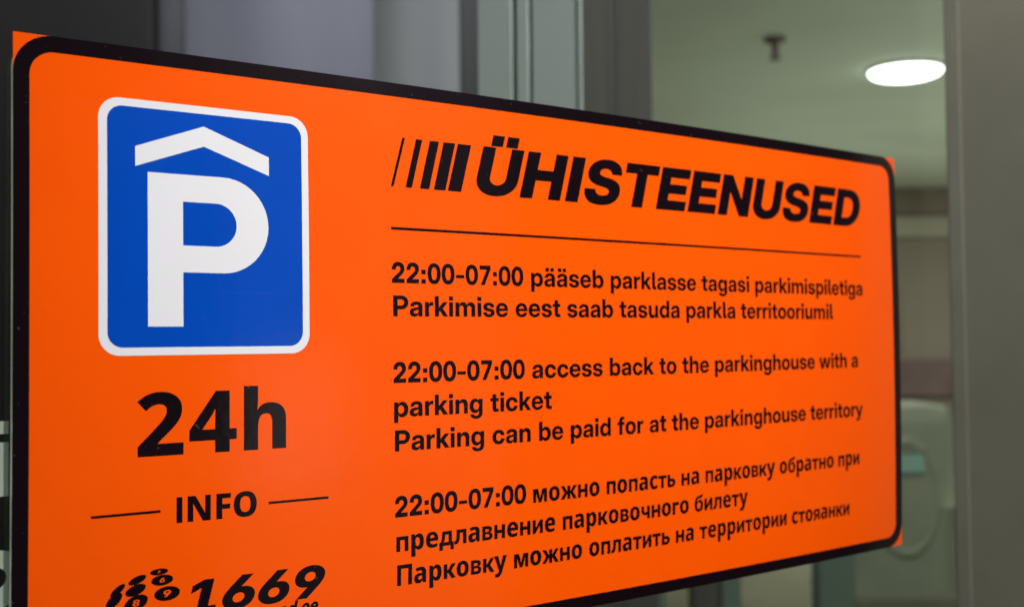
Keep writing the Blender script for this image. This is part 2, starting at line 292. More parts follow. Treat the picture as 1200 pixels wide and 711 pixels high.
    'y': (560, ["63,-204 63,-84 131,-84 148,-84c 170,-74c 184,-51c 191,-31 203,2 4,516 164,516 247,267 262,221c 289,127c 302,80 259,80 272,127c 299,221c 314,267 398,516 556,516 330,-77 313,-121c 268,-178c 206,-204c 165,-204 140,-204c 88,-204c"]),
    'ä': (558, ["207,-9 156,-9c 76,25c 30,94c 30,145 30,189c 62,247c 118,283c 191,302c 231,305 278,310c 334,319c 358,336c 358,352 358,355 358,373c 338,400c 303,415c 278,415 252,415c 214,399c 192,370c 190,351 47,351 51,405c 108,484c 210,527c 283,527 337,527c 421,502c 479,456c 508,391c 508,349 508,0 360,0 360,73 358,73 344,47c 303,10c 246,-9c", "251,95 283,95c 332,119c 359,160c 359,187 359,237 353,234c 333,228c 307,223c 276,217c 260,215 236,211c 198,195c 175,170c 175,150 175,133c 194,108c 228,95c", "386,577 350,577c 304,622c 304,656 304,690c 351,734c 386,734 421,734c 468,690c 468,656 468,622c 422,577c", "167,577 131,577c 85,622c 85,656 85,690c 131,734c 167,734 202,734c 249,690c 249,656 249,622c 202,577c"]),
}
HEAVY = {
    '.': (269, ["134,-9 93,-9c 35,49c 35,90 35,132c 93,190c 134,190 176,190c 234,132c 234,90 234,49c 176,-9c"]),
    '1': (645, ["84,0 84,153 585,153 585,0", "445,728 445,0 255,0 255,554 254,554 91,453 91,618 269,728"]),
    '6': (645, ["328,-10 242,-10c 110,55c 35,169c 35,243 35,304c 82,415c 122,474 293,728 501,728 286,409 238,409 248,423c 279,454c 330,476c 368,476 442,476c 550,419c 610,314c 610,243 610,169c 538,54c 411,-10c", "322,137 352,137c 399,164c 426,212c 426,243 426,273c 399,321c 352,348c 322,348 292,348c 245,321c 218,273c 218,243 218,212c 245,164c 292,137c"]),
    '9': (645, ["316,737 402,737c 535,673c 610,559c 610,485 610,424c 563,313c 523,254 352,0 143,0 359,319 407,319 397,305c 365,274c 315,251c 276,251 203,251c 94,309c 35,413c 35,485 35,559c 107,673c 234,737c", "323,590 293,590c 246,563c 218,515c 218,485 218,454c 246,407c 293,379c 323,379 353,379c 399,407c 426,454c 426,485 426,515c 399,563c 353,590c"]),
    'D': (710, ["322,0 124,0 124,164 312,164 373,164c 452,207c 490,296c 490,363 490,431c 451,520c 370,564c 307,564 121,564 121,728 320,728 432,728c 598,638c 689,474c 689,363 689,253c 599,90c 434,0c", "238,728 238,0 41,0 41,728"]),
    'E': (629, ["41,0 41,728 600,728 600,560 238,560 238,445 572,445 572,283 238,283 238,167 600,167 600,0"]),
    'H': (726, ["41,0 41,728 238,728 238,453 487,453 487,728 685,728 685,0 487,0 487,286 238,286 238,0"]),
    'I': (432, ["25,0 25,155 117,155 117,572 25,572 25,728 407,728 407,572 315,572 315,155 407,155 407,0"]),
    'N': (737, ["41,0 41,728 243,728 426,433 437,414c 473,351c 512,279c 529,247 505,192 503,231c 500,330c 499,423c 499,451 499,728 696,728 696,0 494,0 324,273 309,297c 266,371c 217,462c 192,510 231,522 234,471c 238,372c 238,295c 238,273 238,0"]),
    'S': (682, ["342,-12 242,-12c 104,47c 32,161c 32,242 219,242 220,211c 251,168c 307,145c 345,145 378,145c 427,161c 455,192c 455,212 455,230c 429,257c 376,277c 334,285 262,299 156,320c 45,427c 45,508 45,577c 120,681c 253,739c 340,739 431,739c 560,682c 632,574c 635,498 453,498 450,537c 391,583c 344,583 315,583c 269,566c 244,537c 244,518 244,499c 267,474c 316,455c 354,448 414,437 476,425c 566,389c 623,337c 650,269c 650,226 650,151c 578,44c 440,-12c"]),
    'T': (654, ["20,560 20,728 634,728 634,560 426,560 426,0 228,0 228,560"]),
    'U': (705, ["352,-12 258,-12c 118,55c 40,177c 40,258 40,728 232,728 232,274 232,240c 264,186c 317,155c 353,155 388,155c 442,186c 472,239c 472,274 472,728 665,728 665,258 665,177c 587,55c 447,-12c"]),
    'd': (622, ["246,-12 178,-12c 78,55c 23,177c 23,259 23,338c 80,459c 179,527c 244,527 278,527c 331,510c 373,475c 389,448 389,448 389,728 579,728 579,0 391,0 391,80 391,80 379,50c 337,9c 280,-12c", "302,138 330,138c 372,168c 396,222c 396,259 396,295c 372,349c 330,379c 302,379 274,379c 235,349c 215,296c 215,259 215,222c 235,167c 274,138c"]),
    'e': (581, ["295,-12 215,-12c 92,57c 23,179c 23,258 23,337c 92,458c 213,527c 291,527 351,527c 449,489c 520,418c 560,321c 560,263 560,212 80,212 80,320 473,320 386,300 386,329c 364,369c 325,391c 296,391 269,391c 229,369c 207,329c 207,300 207,216 207,187c 230,144c 273,121c 303,121 325,121c 359,132c 383,153c 389,168 557,168 548,115c 474,34c 363,-12c"]),
    'h': (615, ["233,275 233,0 43,0 43,728 233,728 233,374 205,374 229,442c 320,527c 397,527 455,527c 532,478c 572,387c 572,325 572,0 382,0 382,283 382,323c 343,366c 308,366 284,366c 250,346c 233,306c"]),
    'i': (276, ["43,0 43,516 233,516 233,0", "137,553 93,553c 36,605c 36,645 36,686c 93,737c 137,737 182,737c 239,686c 239,645 239,605c 182,553c"]),
    'n': (615, ["233,275 233,0 43,0 43,516 230,516 230,374 205,374 229,442c 320,527c 397,527 455,527c 532,478c 572,387c 572,325 572,0 382,0 382,283 382,323c 343,366c 308,366 284,366c 250,346c 233,306c"]),
    's': (555, ["283,-13 207,-13c 92,32c 24,113c 19,168 206,168 209,144c 248,114c 280,114 310,114c 343,133c 343,149 343,163c 314,180c 285,185 189,201 111,214c 30,292c 30,354 30,407c 88,484c 196,526c 273,526 350,526c 460,482c 521,401c 523,345 349,345 349,368c 309,400c 280,400 251,400c 219,379c 219,364 219,351c 245,333c 269,329 378,311 459,297c 536,229c 536,171 536,116c 473,34c 359,-13c"]),
    't': (413, ["393,516 393,371 10,371 10,516", "97,656 287,656 287,185 287,162c 305,145c 332,145 345,145c 385,145c 393,145 393,0 380,0c 320,0c 288,0 188,0c 97,73c 97,152"]),
    'u': (615, ["218,-12 161,-12c 83,38c 43,128c 43,191 43,516 233,516 233,233 233,193c 272,149c 307,149 331,149c 364,169c 382,210c 382,241 382,516 572,516 572,0 384,0 384,141 410,141 386,74c 295,-12c"]),
    'Ü': (705, ["352,-12 258,-12c 118,55c 40,177c 40,258 40,728 232,728 232,274 232,240c 264,186c 317,155c 353,155 388,155c 442,186c 472,239c 472,274 472,728 665,728 665,258 665,177c 587,55c 447,-12c", "465,737 423,737c 369,789c 369,828 369,868c 423,919c 465,919 507,919c 561,868c 561,828 561,788c 507,737c", "238,737 195,737c 142,789c 142,828 142,868c 196,919c 238,919 280,919c 334,868c 334,828 334,788c 280,737c"]),
    'ü': (615, ["218,-12 161,-12c 83,38c 43,128c 43,191 43,516 233,516 233,233 233,193c 272,149c 307,149 331,149c 364,169c 382,210c 382,241 382,516 572,516 572,0 384,0 384,141 410,141 386,74c 295,-12c", "421,556 379,556c 325,607c 325,646 325,686c 379,737c 421,737 463,737c 517,686c 517,646 517,607c 463,556c", "194,556 151,556c 98,607c 98,646 98,686c 151,737c 194,737 236,737c 290,686c 290,646 290,607c 236,556c"]),
}
HUMAN = {
    '2': (553, ["508,0 32,0 32,112 197,293 248,351c 307,425c 331,481c 331,512 331,548c 288,585c 254,585 219,585c 155,550c 115,512 28,618 59,649c 128,697c 213,724c 271,724 338,724c 437,674c 493,587c 493,530 493,474c 455,381c 376,285c 316,225 237,142 237,138 508,138"]),
    '4': (553, ["537,143 457,143 457,0 297,0 297,143 17,143 17,267 303,715 457,715 457,270 537,270", "297,392 297,404c 298,439c 299,475c 300,502c 301,506 296,506 287,484c 271,451c 260,433 157,270 297,270"]),
    'F': (502, ["238,0 76,0 76,714 467,714 467,579 238,579 238,412 450,412 450,277 238,277"]),
    'I': (394, ["361,0 33,0 33,92 115,123 115,592 33,622 33,714 361,714 361,622 279,592 279,123 361,92"]),
    'N': (764, ["688,0 482,0 219,509 215,509 217,483c 221,418c 224,356c 224,329 224,0 76,0 76,714 282,714 543,212 546,212 545,237c 542,299c 540,361c 540,386 540,714 688,714"]),
    'O': (738, ["688,358 688,274c 650,138c 571,41c 451,-10c 369,-10 287,-10c 167,42c 88,139c 50,274c 50,359 50,472c 119,637c 261,725c 370,725 479,725c 620,635c 688,471c", "222,358 222,286c 253,183c 318,129c 369,129 421,129c 486,183c 516,285c 516,358 516,468c 448,588c 370,588 318,588c 252,533c 222,431c"]),
    'a': (570, ["304,559 401,559c 507,460c 507,363 507,0 394,0 364,74 360,74 339,45c 293,8c 234,-10c 192,-10 144,-10c 74,32c 35,110c 35,165 35,251c 150,338c 261,343 347,346 347,361 347,403c 309,440c 275,440 244,440c 171,418c 133,400 88,510 131,534c 239,559c", "300,248 245,246c 198,208c 198,172 198,140c 230,109c 257,109 295,109c 347,160c 347,205 347,251"]),
    'c': (493, ["294,-10 216,-10c 103,50c 42,175c 42,272 42,367c 107,495c 225,559c 304,559 351,559c 433,539c 467,520 421,398 391,412c 336,429c 307,429 275,429c 229,394c 205,325c 205,273 205,221c 230,154c 275,121c 307,121 346,121c 419,145c 452,166 452,34 421,14c 343,-10c"]),
    'e': (565, ["289,559 363,559c 469,501c 525,390c 525,309 525,231 203,231 205,174c 267,110c 326,110 373,110c 452,130c 494,151 494,29 456,9c 368,-10c 307,-10 226,-10c 107,52c 42,177c 42,271 42,367c 103,495c 214,559c", "294,444 256,444c 209,392c 206,338 377,338 377,370c 358,417c 321,444c"]),
    'h': (615, ["226,619 226,574c 221,503c 217,480 226,480 241,508c 284,543c 339,559c 370,559 425,559c 506,516c 552,428c 552,358 552,0 391,0 391,313 391,371c 358,428c 322,428 285,428c 243,388c 226,311c 226,253 226,0 65,0 65,760 226,760"]),
    'o': (592, ["549,276 549,211c 516,106c 452,30c 357,-10c 294,-10 237,-10c 143,30c 78,105c 42,211c 42,276 42,365c 101,491c 215,559c 297,559 372,559c 485,493c 549,367c", "205,275 205,224c 223,151c 264,115c 296,115 329,115c 368,151c 386,224c 386,276 386,328c 368,399c 328,434c 295,434 248,434c 205,354c"]),
    'p': (599, ["367,559 456,559c 557,413c 557,275 557,184c 508,56c 422,-10c 365,-10 330,-10c 277,10c 239,42c 226,61 220,61 222,38c 226,-8c 226,-32 226,-240 65,-240 65,549 195,549 218,478 226,478 241,504c 280,540c 332,559c", "312,430 281,430c 243,400c 227,338c 226,291 226,271 226,222c 242,156c 280,122c 312,122 340,122c 376,156c 394,224c 394,276 394,355c 353,430c"]),
    'y': (551, ["0,549 169,549 257,252 261,239c 268,210c 274,181c 275,167 279,167 281,188c 292,230c 298,252 385,549 550,549 345,-44 323,-110c 263,-197c 177,-240c 115,-240 92,-240c 56,-235c 42,-232 42,-102 52,-104c 80,-108c 95,-108 123,-108c 159,-86c 184,-44c 194,-15 201,6"]),
}
CYR = {
    'П': (729, ["674,728 674,0 514,0 514,593 215,593 215,0 55,0 55,728"]),
    'б': (594, ["298,-12 219,-12c 99,56c 31,185c 31,278 31,294 31,354c 48,464c 88,556c 159,627c 267,671c 343,677 378,679c 412,690c 423,710c 423,728 545,728 544,674c 510,604c 430,567c 361,562 293,557c 210,522c 169,450c 161,390 163,390 178,419c 230,466c 302,493c 346,493 410,493c 508,434c 563,327c 563,256 563,177c 496,57c 377,-12c", "298,107 332,107c 383,140c 411,204c 411,250 411,296c 383,359c 333,392c 299,392 265,392c 213,358c 184,295c 184,249 184,204c 213,141c 265,107c"]),
    'в': (554, ["53,0 53,526 283,526 385,526c 503,457c 503,386 503,343c 447,283c 389,275 436,272c 497,237c 526,181c 526,147 526,101c 480,35c 388,0c 320,0", "197,116 315,116 346,116c 380,143c 380,168 380,195c 346,225c 315,225 197,225", "197,311 288,311 321,311c 357,338c 357,363 357,387c 318,413c 283,413 197,413"]),
    'г': (450, ["430,526 430,400 207,400 207,0 53,0 53,526"]),
    'д': (655, ["13,-160 13,126 55,126 73,137c 96,180c 110,240c 118,310c 121,348 135,526 558,526 558,126 642,126 642,-160 494,-160 494,0 164,0 164,-160", "209,126 412,126 412,403 266,403 261,348 256,269c 233,160c"]),
    'ж': (851, ["9,0 199,270 10,526 187,526 330,321 349,321 349,526 503,526 503,321 522,321 664,526 841,526 653,270 842,0 661,0 521,200 503,200 503,0 349,0 349,200 331,200 190,0"]),
    'и': (612, ["559,0 407,0 407,302 405,302 183,0 53,0 53,526 206,526 206,225 207,225 426,526 559,526"]),
    'к': (575, ["53,0 53,526 207,526 207,319 246,319 396,526 577,526 386,267 579,0 396,0 260,194 207,194 207,0"]),
    'л': (600, ["9,0 9,122 31,122 50,122c 76,137c 93,173c 102,236c 104,283 113,526 547,526 547,0 393,0 393,404 261,404 254,259 249,166c 204,52c 124,0c 69,0"]),
    'м': (796, ["53,0 53,526 286,526 358,318 366,292c 381,233c 394,172c 406,115c 411,91 386,91 391,114c 403,172c 416,233c 431,292c 439,318 510,526 743,526 743,0 593,0 593,188 593,220c 594,288c 595,358c 596,427c 597,460 614,460 602,415c 575,321c 546,230c 532,189 462,0 335,0 264,189 249,231c 220,322c 193,415c 181,460 199,460 200,428c 201,358c 202,288c 204,220c 204,188 204,0"]),
    'н': (611, ["447,333 447,207 164,207 164,333", "207,526 207,0 53,0 53,526", "558,526 558,0 404,0 404,526"]),
    'п': (601, ["548,526 548,0 394,0 394,400 207,400 207,0 53,0 53,526"]),
    'т': (515, ["181,0 181,401 9,401 9,526 506,526 506,401 335,401 335,0"]),
    'ч': (589, ["308,147 183,147c 53,248c 53,351 53,526 207,526 207,355 207,309c 255,273c 308,273 344,273c 415,288c 457,302 457,177 441,169c 390,155c 333,147c", "382,0 382,526 536,526 536,0"]),
    'ь': (559, ["151,361 309,361 377,361c 476,317c 528,236c 528,181 528,126c 476,44c 377,0c 309,0 53,0 53,526 207,526 207,121 305,121 340,121c 380,153c 380,181 380,209c 340,241c 305,241 151,241"]),
    'я': (568, ["515,0 369,0 369,406 276,406 229,406c 184,375c 184,342 184,309c 230,278c 278,278 430,278 430,170 260,170 153,170c 32,262c 32,344 32,429c 150,526c 255,526 515,526", "177,0 9,0 164,234 327,234"]),
}
HUMAN_CYR = {'о': HUMAN['o'], 'а': HUMAN['a'], 'р': HUMAN['p'], 'с': HUMAN['c'], 'е': HUMAN['e'], 'у': HUMAN['y']}
# plain upright capital I; closer set hyphen and colon
HEAVY['I'] = (318, ["52,0 266,0 266,727 52,727"])
HUMAN['I'] = (270, ["55,0 207,0 207,714 55,714"])
BODY['-'] = (400, ["35,230 365,230 365,345 35,345"])
def contour(s, seg=5):
    pts = []
    for t in s.split():
        off = t.endswith('c'); x, y = t.rstrip('c').split(','); pts.append((float(x), float(y), not off))
    full = []
    for i, p in enumerate(pts):
        q = pts[(i + 1) % len(pts)]; full.append(p)
        if not p[2] and not q[2]: full.append(((p[0] + q[0]) / 2, (p[1] + q[1]) / 2, True))
    k = next(i for i, p in enumerate(full) if p[2]); full = full[k:] + full[:k]
    out = []; i = 0; n = len(full)
    while i < n:
        p = full[i]; q = full[(i + 1) % n]
        out.append((p[0], p[1]))
        if q[2]: i += 1
        else:
            e = full[(i + 2) % n]
            for s_ in range(1, seg):
                t = s_ / seg
                out.append(((1 - t) ** 2 * p[0] + 2 * t * (1 - t) * q[0] + t * t * e[0], (1 - t) ** 2 * p[1] + 2 * t * (1 - t) * q[1] + t * t * e[1]))
            i += 2
    return out
CACHE = {}
DIGIT_W = 0.84
def squared(c):
    """the sign's face has square dots"""
    xs = [p[0] for p in c]; ys = [p[1] for p in c]; w_, h_ = max(xs) - min(xs), max(ys) - min(ys)
    if w_ < 250 and h_ < 250 and abs(w_ - h_) < 40 and len(c) > 8:
        k = 0.04; a, b, c_, d = min(xs) + w_ * k, max(xs) - w_ * k, min(ys) + h_ * k, max(ys) - h_ * k
        return [(a, c_), (b, c_), (b, d), (a, d)]
    return c
def glyph(style, ch):
    key = (id(style), ch)
    if key not in CACHE:
        a, cs = style[ch]; CACHE[key] = (a, *fill([(squared(contour(c)) if style is not HUMAN and ch in 'iäüÜ:.' else contour(c)) for c in cs])) if cs else (a, [], [])
    return CACHE[key]
def text_shapes(text, styles, u0, u1, base, size, skew=0.0, track=0, space=270):
    """styles: list of (outlines, width factor, weight-neutral height factor) tried in order for each character"""
    x = 0; placed = []
    for ch in text:
        if ch == ' ': x += space; continue
        for st, wx, wy in styles:
            if ch in st: break
        else: raise KeyError(ch)
        a, vs, fs = glyph(st, ch)
        if st is BODY and ch.isdigit(): wx = wx * DIGIT_W
        placed.append(([(x + p[0] * wx, p[1] * wy) for p in vs], fs)); x += a * wx + track
    xs = [p[0] for vs, _ in placed for p in vs]
    lo, hi = min(xs), max(xs)
    ys_top = skew
    k = size / 1000
    # with a slant the inked width grows; solve for the width factor with the slant included
    def ext(sx):
        e = [p[0] * sx + p[1] * k * skew for vs, _ in placed for p in vs]; return min(e), max(e)
    sx = k
    for _ in range(6):
        e0, e1 = ext(sx); sx *= (u1 - u0) / (e1 - e0)
    e0, e1 = ext(sx)
    return [([(u0 - e0 + px * sx + py * k * skew, base - py * k) for px, py in vs], fs) for vs, fs in placed], sx / k

# ================================================================== the place
# floor, ceiling, walls seen blurred through the glass
link('floor', box(-4, 9, -3, 13, -0.1, 0), M_FLOOR, kind='structure')
link('ceiling', box(0.22, 9, 1.9, 11.5, 2.98, 3.1), M_CEIL, kind='structure')
bw = link('back_wall', box(-4, 9, 11.5, 11.7, 0, 3.1), M_WALLB, kind='structure')
link('beam', box(0.5, 9, 11.38, 11.5, 2.72, 2.98), M_BEAM, bw)
link('pale_band', box(0.5, 9, 11.42, 11.5, 2.50, 2.70), M_BAND, bw)
link('purple_band', box(2.5, 6, 11.43, 11.5, 0.95, 1.30), M_PURP, bw)

t = thing('ceiling_lamp', 'round white domed ceiling lamp shining beside the grey column', 'ceiling lamp', (2.165, 6.35, 2.98))
link('lamp_rim', lathe([(0.0, 0.0), (0.20, 0.0), (0.204, -0.012), (0.193, -0.02), (0.0, -0.02)]), M_RIM, t)
link('diffuser', lathe([(0.192, -0.021), (0.180, -0.036), (0.15, -0.048), (0.09, -0.056), (0.0, -0.058)]), M_LAMP, t)
t = thing('sprinkler', 'small dark sprinkler head hanging from the pale ceiling', 'sprinkler', (1.303, 5.69, 2.98))
link('escutcheon', lathe([(0.0, 0.0), (0.055, 0.0), (0.050, -0.018), (0.02, -0.025), (0.0, -0.025)], 24), M_BRONZE, t)
link('nozzle', lathe([(0.016, -0.02), (0.016, -0.075), (0.012, -0.10), (0.0, -0.10)], 16), M_BRONZE, t)
link('deflector', lathe([(0.0, -0.098), (0.030, -0.100), (0.030, -0.105), (0.0, -0.107)], 20), M_BRONZE, t)

t = thing('wall_light', 'faint round grey light above the terracotta panel, right of the sign', 'light', (3.62, 11.36, 2.27))
me = lathe([(0.0, 0.0), (0.085, 0.0), (0.08, 0.04), (0.05, 0.07), (0.0, 0.085)], 24)
me.transform(Matrix.Rotation(R(90), 4, 'X')); link('light_cover', me, mat('dim_light_cover', (0.5, 0.52, 0.5), rough=0.4, var=0.03, emit=((0.8, 0.85, 0.8), 0.12)), t)
me = lathe([(0.0, 0.0), (0.1, 0.0), (0.1, -0.02), (0.0, -0.02)], 24); me.transform(Matrix.Rotation(R(90), 4, 'X')); link('light_base', me, M_GASKET, t)
t = thing('poster_panel', 'narrow terracotta panel on the back wall below the round grey light', 'panel', (3.62, 11.46, 1.5))
link('panel_board', box(-0.17, 0.17, -0.03, 0.04, -0.1, 0.45, 0.008), M_TERRA, t)
link('panel_frame', box(-0.20, 0.20, -0.01, 0.038, -0.13, 0.48, 0.008), M_BEAM, t)

t = thing('pay_machine', 'pale olive machine with a teal display, blurred beyond the lower right corner of the sign', 'machine', (1.38, 4.1, 0))
link('cabinet', box(-0.24, 0.17, -0.02, 0.35, 0, 1.27, 0.06), M_MACH, t)
link('display', box(-0.12, 0.045, -0.034, -0.015, 1.035, 1.10, 0.006), M_TEAL, t)
link('display_hood', box(-0.12, 0.06, -0.032, -0.012, 1.105, 1.120, 0.004), M_TRIM, t)
me = lathe([(0.125, 0), (0.123, -0.005), (0.11, -0.007), (0.105, -0.003), (0.105, 0)], 40); me.transform(Matrix.Rotation(R(-90), 4, 'X') @ Matrix.Scale(1.7, 4, (0, 1, 0)))
me.transform(Matrix.Translation((-0.02, -0.02, 0.95))); link('panel_ring', me, M_MACH, t)
link('plinth', box(-0.26, 0.19, -0.04, 0.37, 0, 0.62, 0.02), M_FLOOR, t)

# glazed partition posts below the sign
def post(x0, x1, y, z1, m, label):
    t = thing('partition_post', label, 'post', ((x0 + x1) / 2, y, 0), 'posts of the far partition')
    wd = (x1 - x0) / 2
    link('post_shaft', box(-wd, wd, 0, 0.08, 0, z1, 0.006), m, t)
    link('base_shoe', box(-wd - 0.01, wd + 0.01, -0.01, 0.09, 0, 0.05, 0.004), M_GASKET, t)
post(0.29, 0.385, 3.0, 1.12, M_TGLASS, 'greenish post farthest left below the sign')
post(0.455, 0.525, 3.02, 1.12, M_GASKET, 'dark post beneath the bottom edge of the sign')
post(0.53, 0.585, 3.04, 1.12, M_TGLASS, 'slim greenish post just right of the dark post')
post(0.775, 0.87, 3.0, 1.12, M_TGLASS, 'wide grey green post below the right end of the sign')

# left behind the glass: sheets and a panel standing in for soft reflections
t = thing('dark_reflection_panel', 'near black panel standing in for part of a reflection behind the top left corner of the sign', 'reflection stand-in', (-1.9, 2.6, 0))  # panel put in for the dark part of the glass reflection
link('dark_panel', box(-1.2, 1.10, 0, 0.06, 0.06, 3.2, 0.01), M_DARKW, t)
link('dark_panel_foot', box(-1.2, 1.10, -0.01, 0.07, 0, 0.058), M_GASKET, t)
link('edge_blend_strip', lathe([(0.0, 0.06), (0.03, 0.06), (0.03, 3.2), (0.0, 3.2)], 24), M_MIDG, t).location = (1.131, 0.045, 0)  # mid-grey strip added to soften the edge of the reflection stand-in
def drape(x0, x1, y, amp, wave, z0, z1, seed, lean=0.0, n=90):
    """hanging cloth with soft round folds and a real thickness"""
    rr = random.Random(seed); vs, fs = [], []
    ph = [rr.uniform(0, 6.28) for _ in range(4)]
    rows = 14
    for side in (0, 1):
        for j in range(rows + 1):
            z = z0 + (z1 - z0) * j / rows
            for i in range(n + 1):
                x = x0 + (x1 - x0) * i / n
                d = amp * (math.sin(x * 2 * math.pi / wave + ph[0] + 0.15 * math.sin(z * 2 + ph[1])) + 0.35 * math.sin(x * 5.1 * math.pi / wave + ph[2] + 0.3 * z)) + lean * (x - x0)
                vs.append((x, y + d + 0.006 * side, z))
    st = (rows + 1) * (n + 1)
    for j in range(rows):
        for i in range(n):
            a_ = j * (n + 1) + i; fs.append((a_, a_ + 1, a_ + n + 2, a_ + n + 1)); b_ = a_ + st; fs.append((b_, b_ + n + 1, b_ + n + 2, b_ + 1))
    edge = [j * (n + 1) for j in range(rows + 1)]
    for k_ in range(rows):
        for e in (0, n):
            a_, b_ = edge[k_] + e, edge[k_ + 1] + e; fs.append((a_, b_, b_ + st, a_ + st) if e == 0 else (a_, a_ + st, b_ + st, b_))
    me = bpy.data.meshes.new('folded_sheet'); me.from_pydata(vs, [], fs)
    for p in me.polygons: p.use_smooth = True
    me.update(); return me
t = thing('blue_reflection_sheet', 'blue grey folded sheet standing in for a reflection above the blue parking symbol', 'curtain', (-0.72, 3.1, 0))  # folded sheet put in for the blue grey reflection on the glass
link('folded_sheet', drape(-0.32, 0.36, 0, 0.016, 0.62, 0.05, 3.0, 3), M_BLUEC, t)
link('sheet_rail', box(-0.36, 0.40, 0.0, 0.03, 3.0, 3.03, 0.004), M_GASKET, t)
t = thing('grey_reflection_sheet', 'grey folded sheet standing in for a reflection darkening towards the aluminium post', 'curtain', (-0.25, 3.25, 0))  # second sheet, imitates the greyer part of the reflection
link('folded_sheet', drape(-0.32, 0.17, 0, 0.010, 0.34, 0.05, 3.0, 9, 0.15), M_GREYW, t)
link('sheet_rail', box(-0.36, 0.20, 0.0, 0.03, 3.0, 3.03, 0.004), M_GASKET, t)
t = thing('dark_upright', 'dark upright strip just left of the aluminium post', 'post', (-0.09, 2.9, 0))
link('upright_shaft', box(-0.035, 0.12, 0, 0.06, 0.05, 3.1, 0.01), M_DARKW2, t)
link('base_shoe', box(-0.04, 0.125, -0.005, 0.065, 0, 0.048), M_GASKET, t)

# aluminium post and dark profile in the middle
t = thing('aluminium_post', 'grey green aluminium door post with vertical grooves above the sign', 'post', (0.064, 1.30, 0))
X = 0.064
def pb(name, a, b, y0, y1, m, bev=0.002): link(name, box(a - X, b - X, y0 - 1.30, y1 - 1.30, 0, 3.1, bev), m, t)
pb('post_face', -0.036, 0.0040, 1.300, 1.36, M_FRAME)
pb('groove', 0.0041, 0.0077, 1.306, 1.35, M_GROOVE, 0)
pb('post_face', 0.0078, 0.0225, 1.3005, 1.36, M_FRAME)
pb('groove', 0.0226, 0.0252, 1.304, 1.35, M_GROOVE, 0)
pb('post_face', 0.0253, 0.0820, 1.300, 1.36, M_FRAME)
pb('edge_bead', 0.0765, 0.0815, 1.297, 1.3, M_FRAME, 0.001)
pb('dark_profile', 0.0822, 0.1190, 1.325, 1.42, M_GASKET)
pb('dark_profile', 0.1192, 0.1640, 1.335, 1.42, M_GASKET)

# column on the right
t = thing('concrete_column', 'plain grey concrete column along the right edge', 'column', (0.473, 1.25, 0))
t.rotation_euler.z = R(-24)
link('shaft', box(0.0, 0.8, 0, 0.45, 0, 3.2, 0.006), M_COLUMN, t)
link('corner_trim', box(-0.004, 0.011, -0.002, 0.03, 0, 3.19, 0.0015), M_TRIM, t)
rnd = random.Random(4)
for (dx, z) in ((0.082, 1.555), (0.079, 1.524)):
    me = lathe([(0.004, 0), (0.0036, 0.0006), (0.0, 0.0008)], 14); me.transform(Matrix.Rotation(R(90), 4, 'X'))
    link('plug', me, M_WALLB, t).location = (dx, 0.0, z)

# ================================================================== the glass door that carries the sign
def flatbox(u0, u1, v0, v1, h0, h1):
    vs = [surf(u, v, h, True) - BASE for h in (h0, h1) for (u, v) in ((u0, v0), (u1, v0), (u1, v1), (u0, v1))]
    fs = [(0, 3, 2, 1), (4, 5, 6, 7), (0, 1, 5, 4), (1, 2, 6, 5), (2, 3, 7, 6), (3, 0, 4, 7)]
    me = bpy.data.meshes.new('pane'); me.from_pydata([tuple(v) for v in vs], [], fs); me.update(); return me
g = thing('glass_door', 'clear glass door leaf carrying the orange parking sign', 'door', BASE)
pane_me = bpy.data.meshes.new('pane')
pane_me.from_pydata([tuple(surf(u, v, -6.0, True) - BASE) for u, v in ((-330, -700), (900, -700), (900, 1700), (-330, 1700))], [], [(3, 2, 1, 0)])
link('glass_pane', pane_me, M_GLASS, g)
link('bottom_rail', flatbox(-330, 900, 1300, 1390, -25, -6), M_FRAME, g)

def flat_print(name, shapes, h, m, parent):
    bm = bmesh.new()
    for vs, fs in shapes:
        bv = [bm.verts.new(surf(x, y, h, True) - BASE) for x, y in vs]
        for f in fs:
            try: bm.faces.new([bv[i] for i in f])
            except ValueError: pass
    bmesh.ops.delete(bm, geom=[v for v in bm.verts if not v.link_faces], context='VERTS')
    r = bmesh.ops.extrude_face_region(bm, geom=bm.faces[:])
    off = surf(0, 0, h - 0.15, True) - surf(0, 0, h, True)
    for q in r['geom']:
        if isinstance(q, bmesh.types.BMVert): q.co += off
    bmesh.ops.recalc_face_normals(bm, faces=bm.faces[:])
    me = bpy.data.meshes.new(name); bm.to_mesh(me); bm.free(); return link(name, me, m, parent)
sh = [([(-12, 159.0), (0.4, 159.0), (0.4, 164.2), (-12, 164.2)], [(0, 1, 2, 3)]), ([(-12, 167.6), (0.4, 167.6), (0.4, 189.5), (-12, 189.5)], [(0, 1, 2, 3)])]
flat_print('window_letter', sh, -5.75, M_LETTERW, g)
sh, _ = text_shapes('2', [(BODY, 1, 1)], -22, 10, 245, 46)
flat_print('window_letter', sh, -5.75, M_LETTERW, g)

# ================================================================== the sign
s = thing('parking_sign', 'large glossy orange parking sign with black border, blue parking symbol and black text', 'sign', BASE)
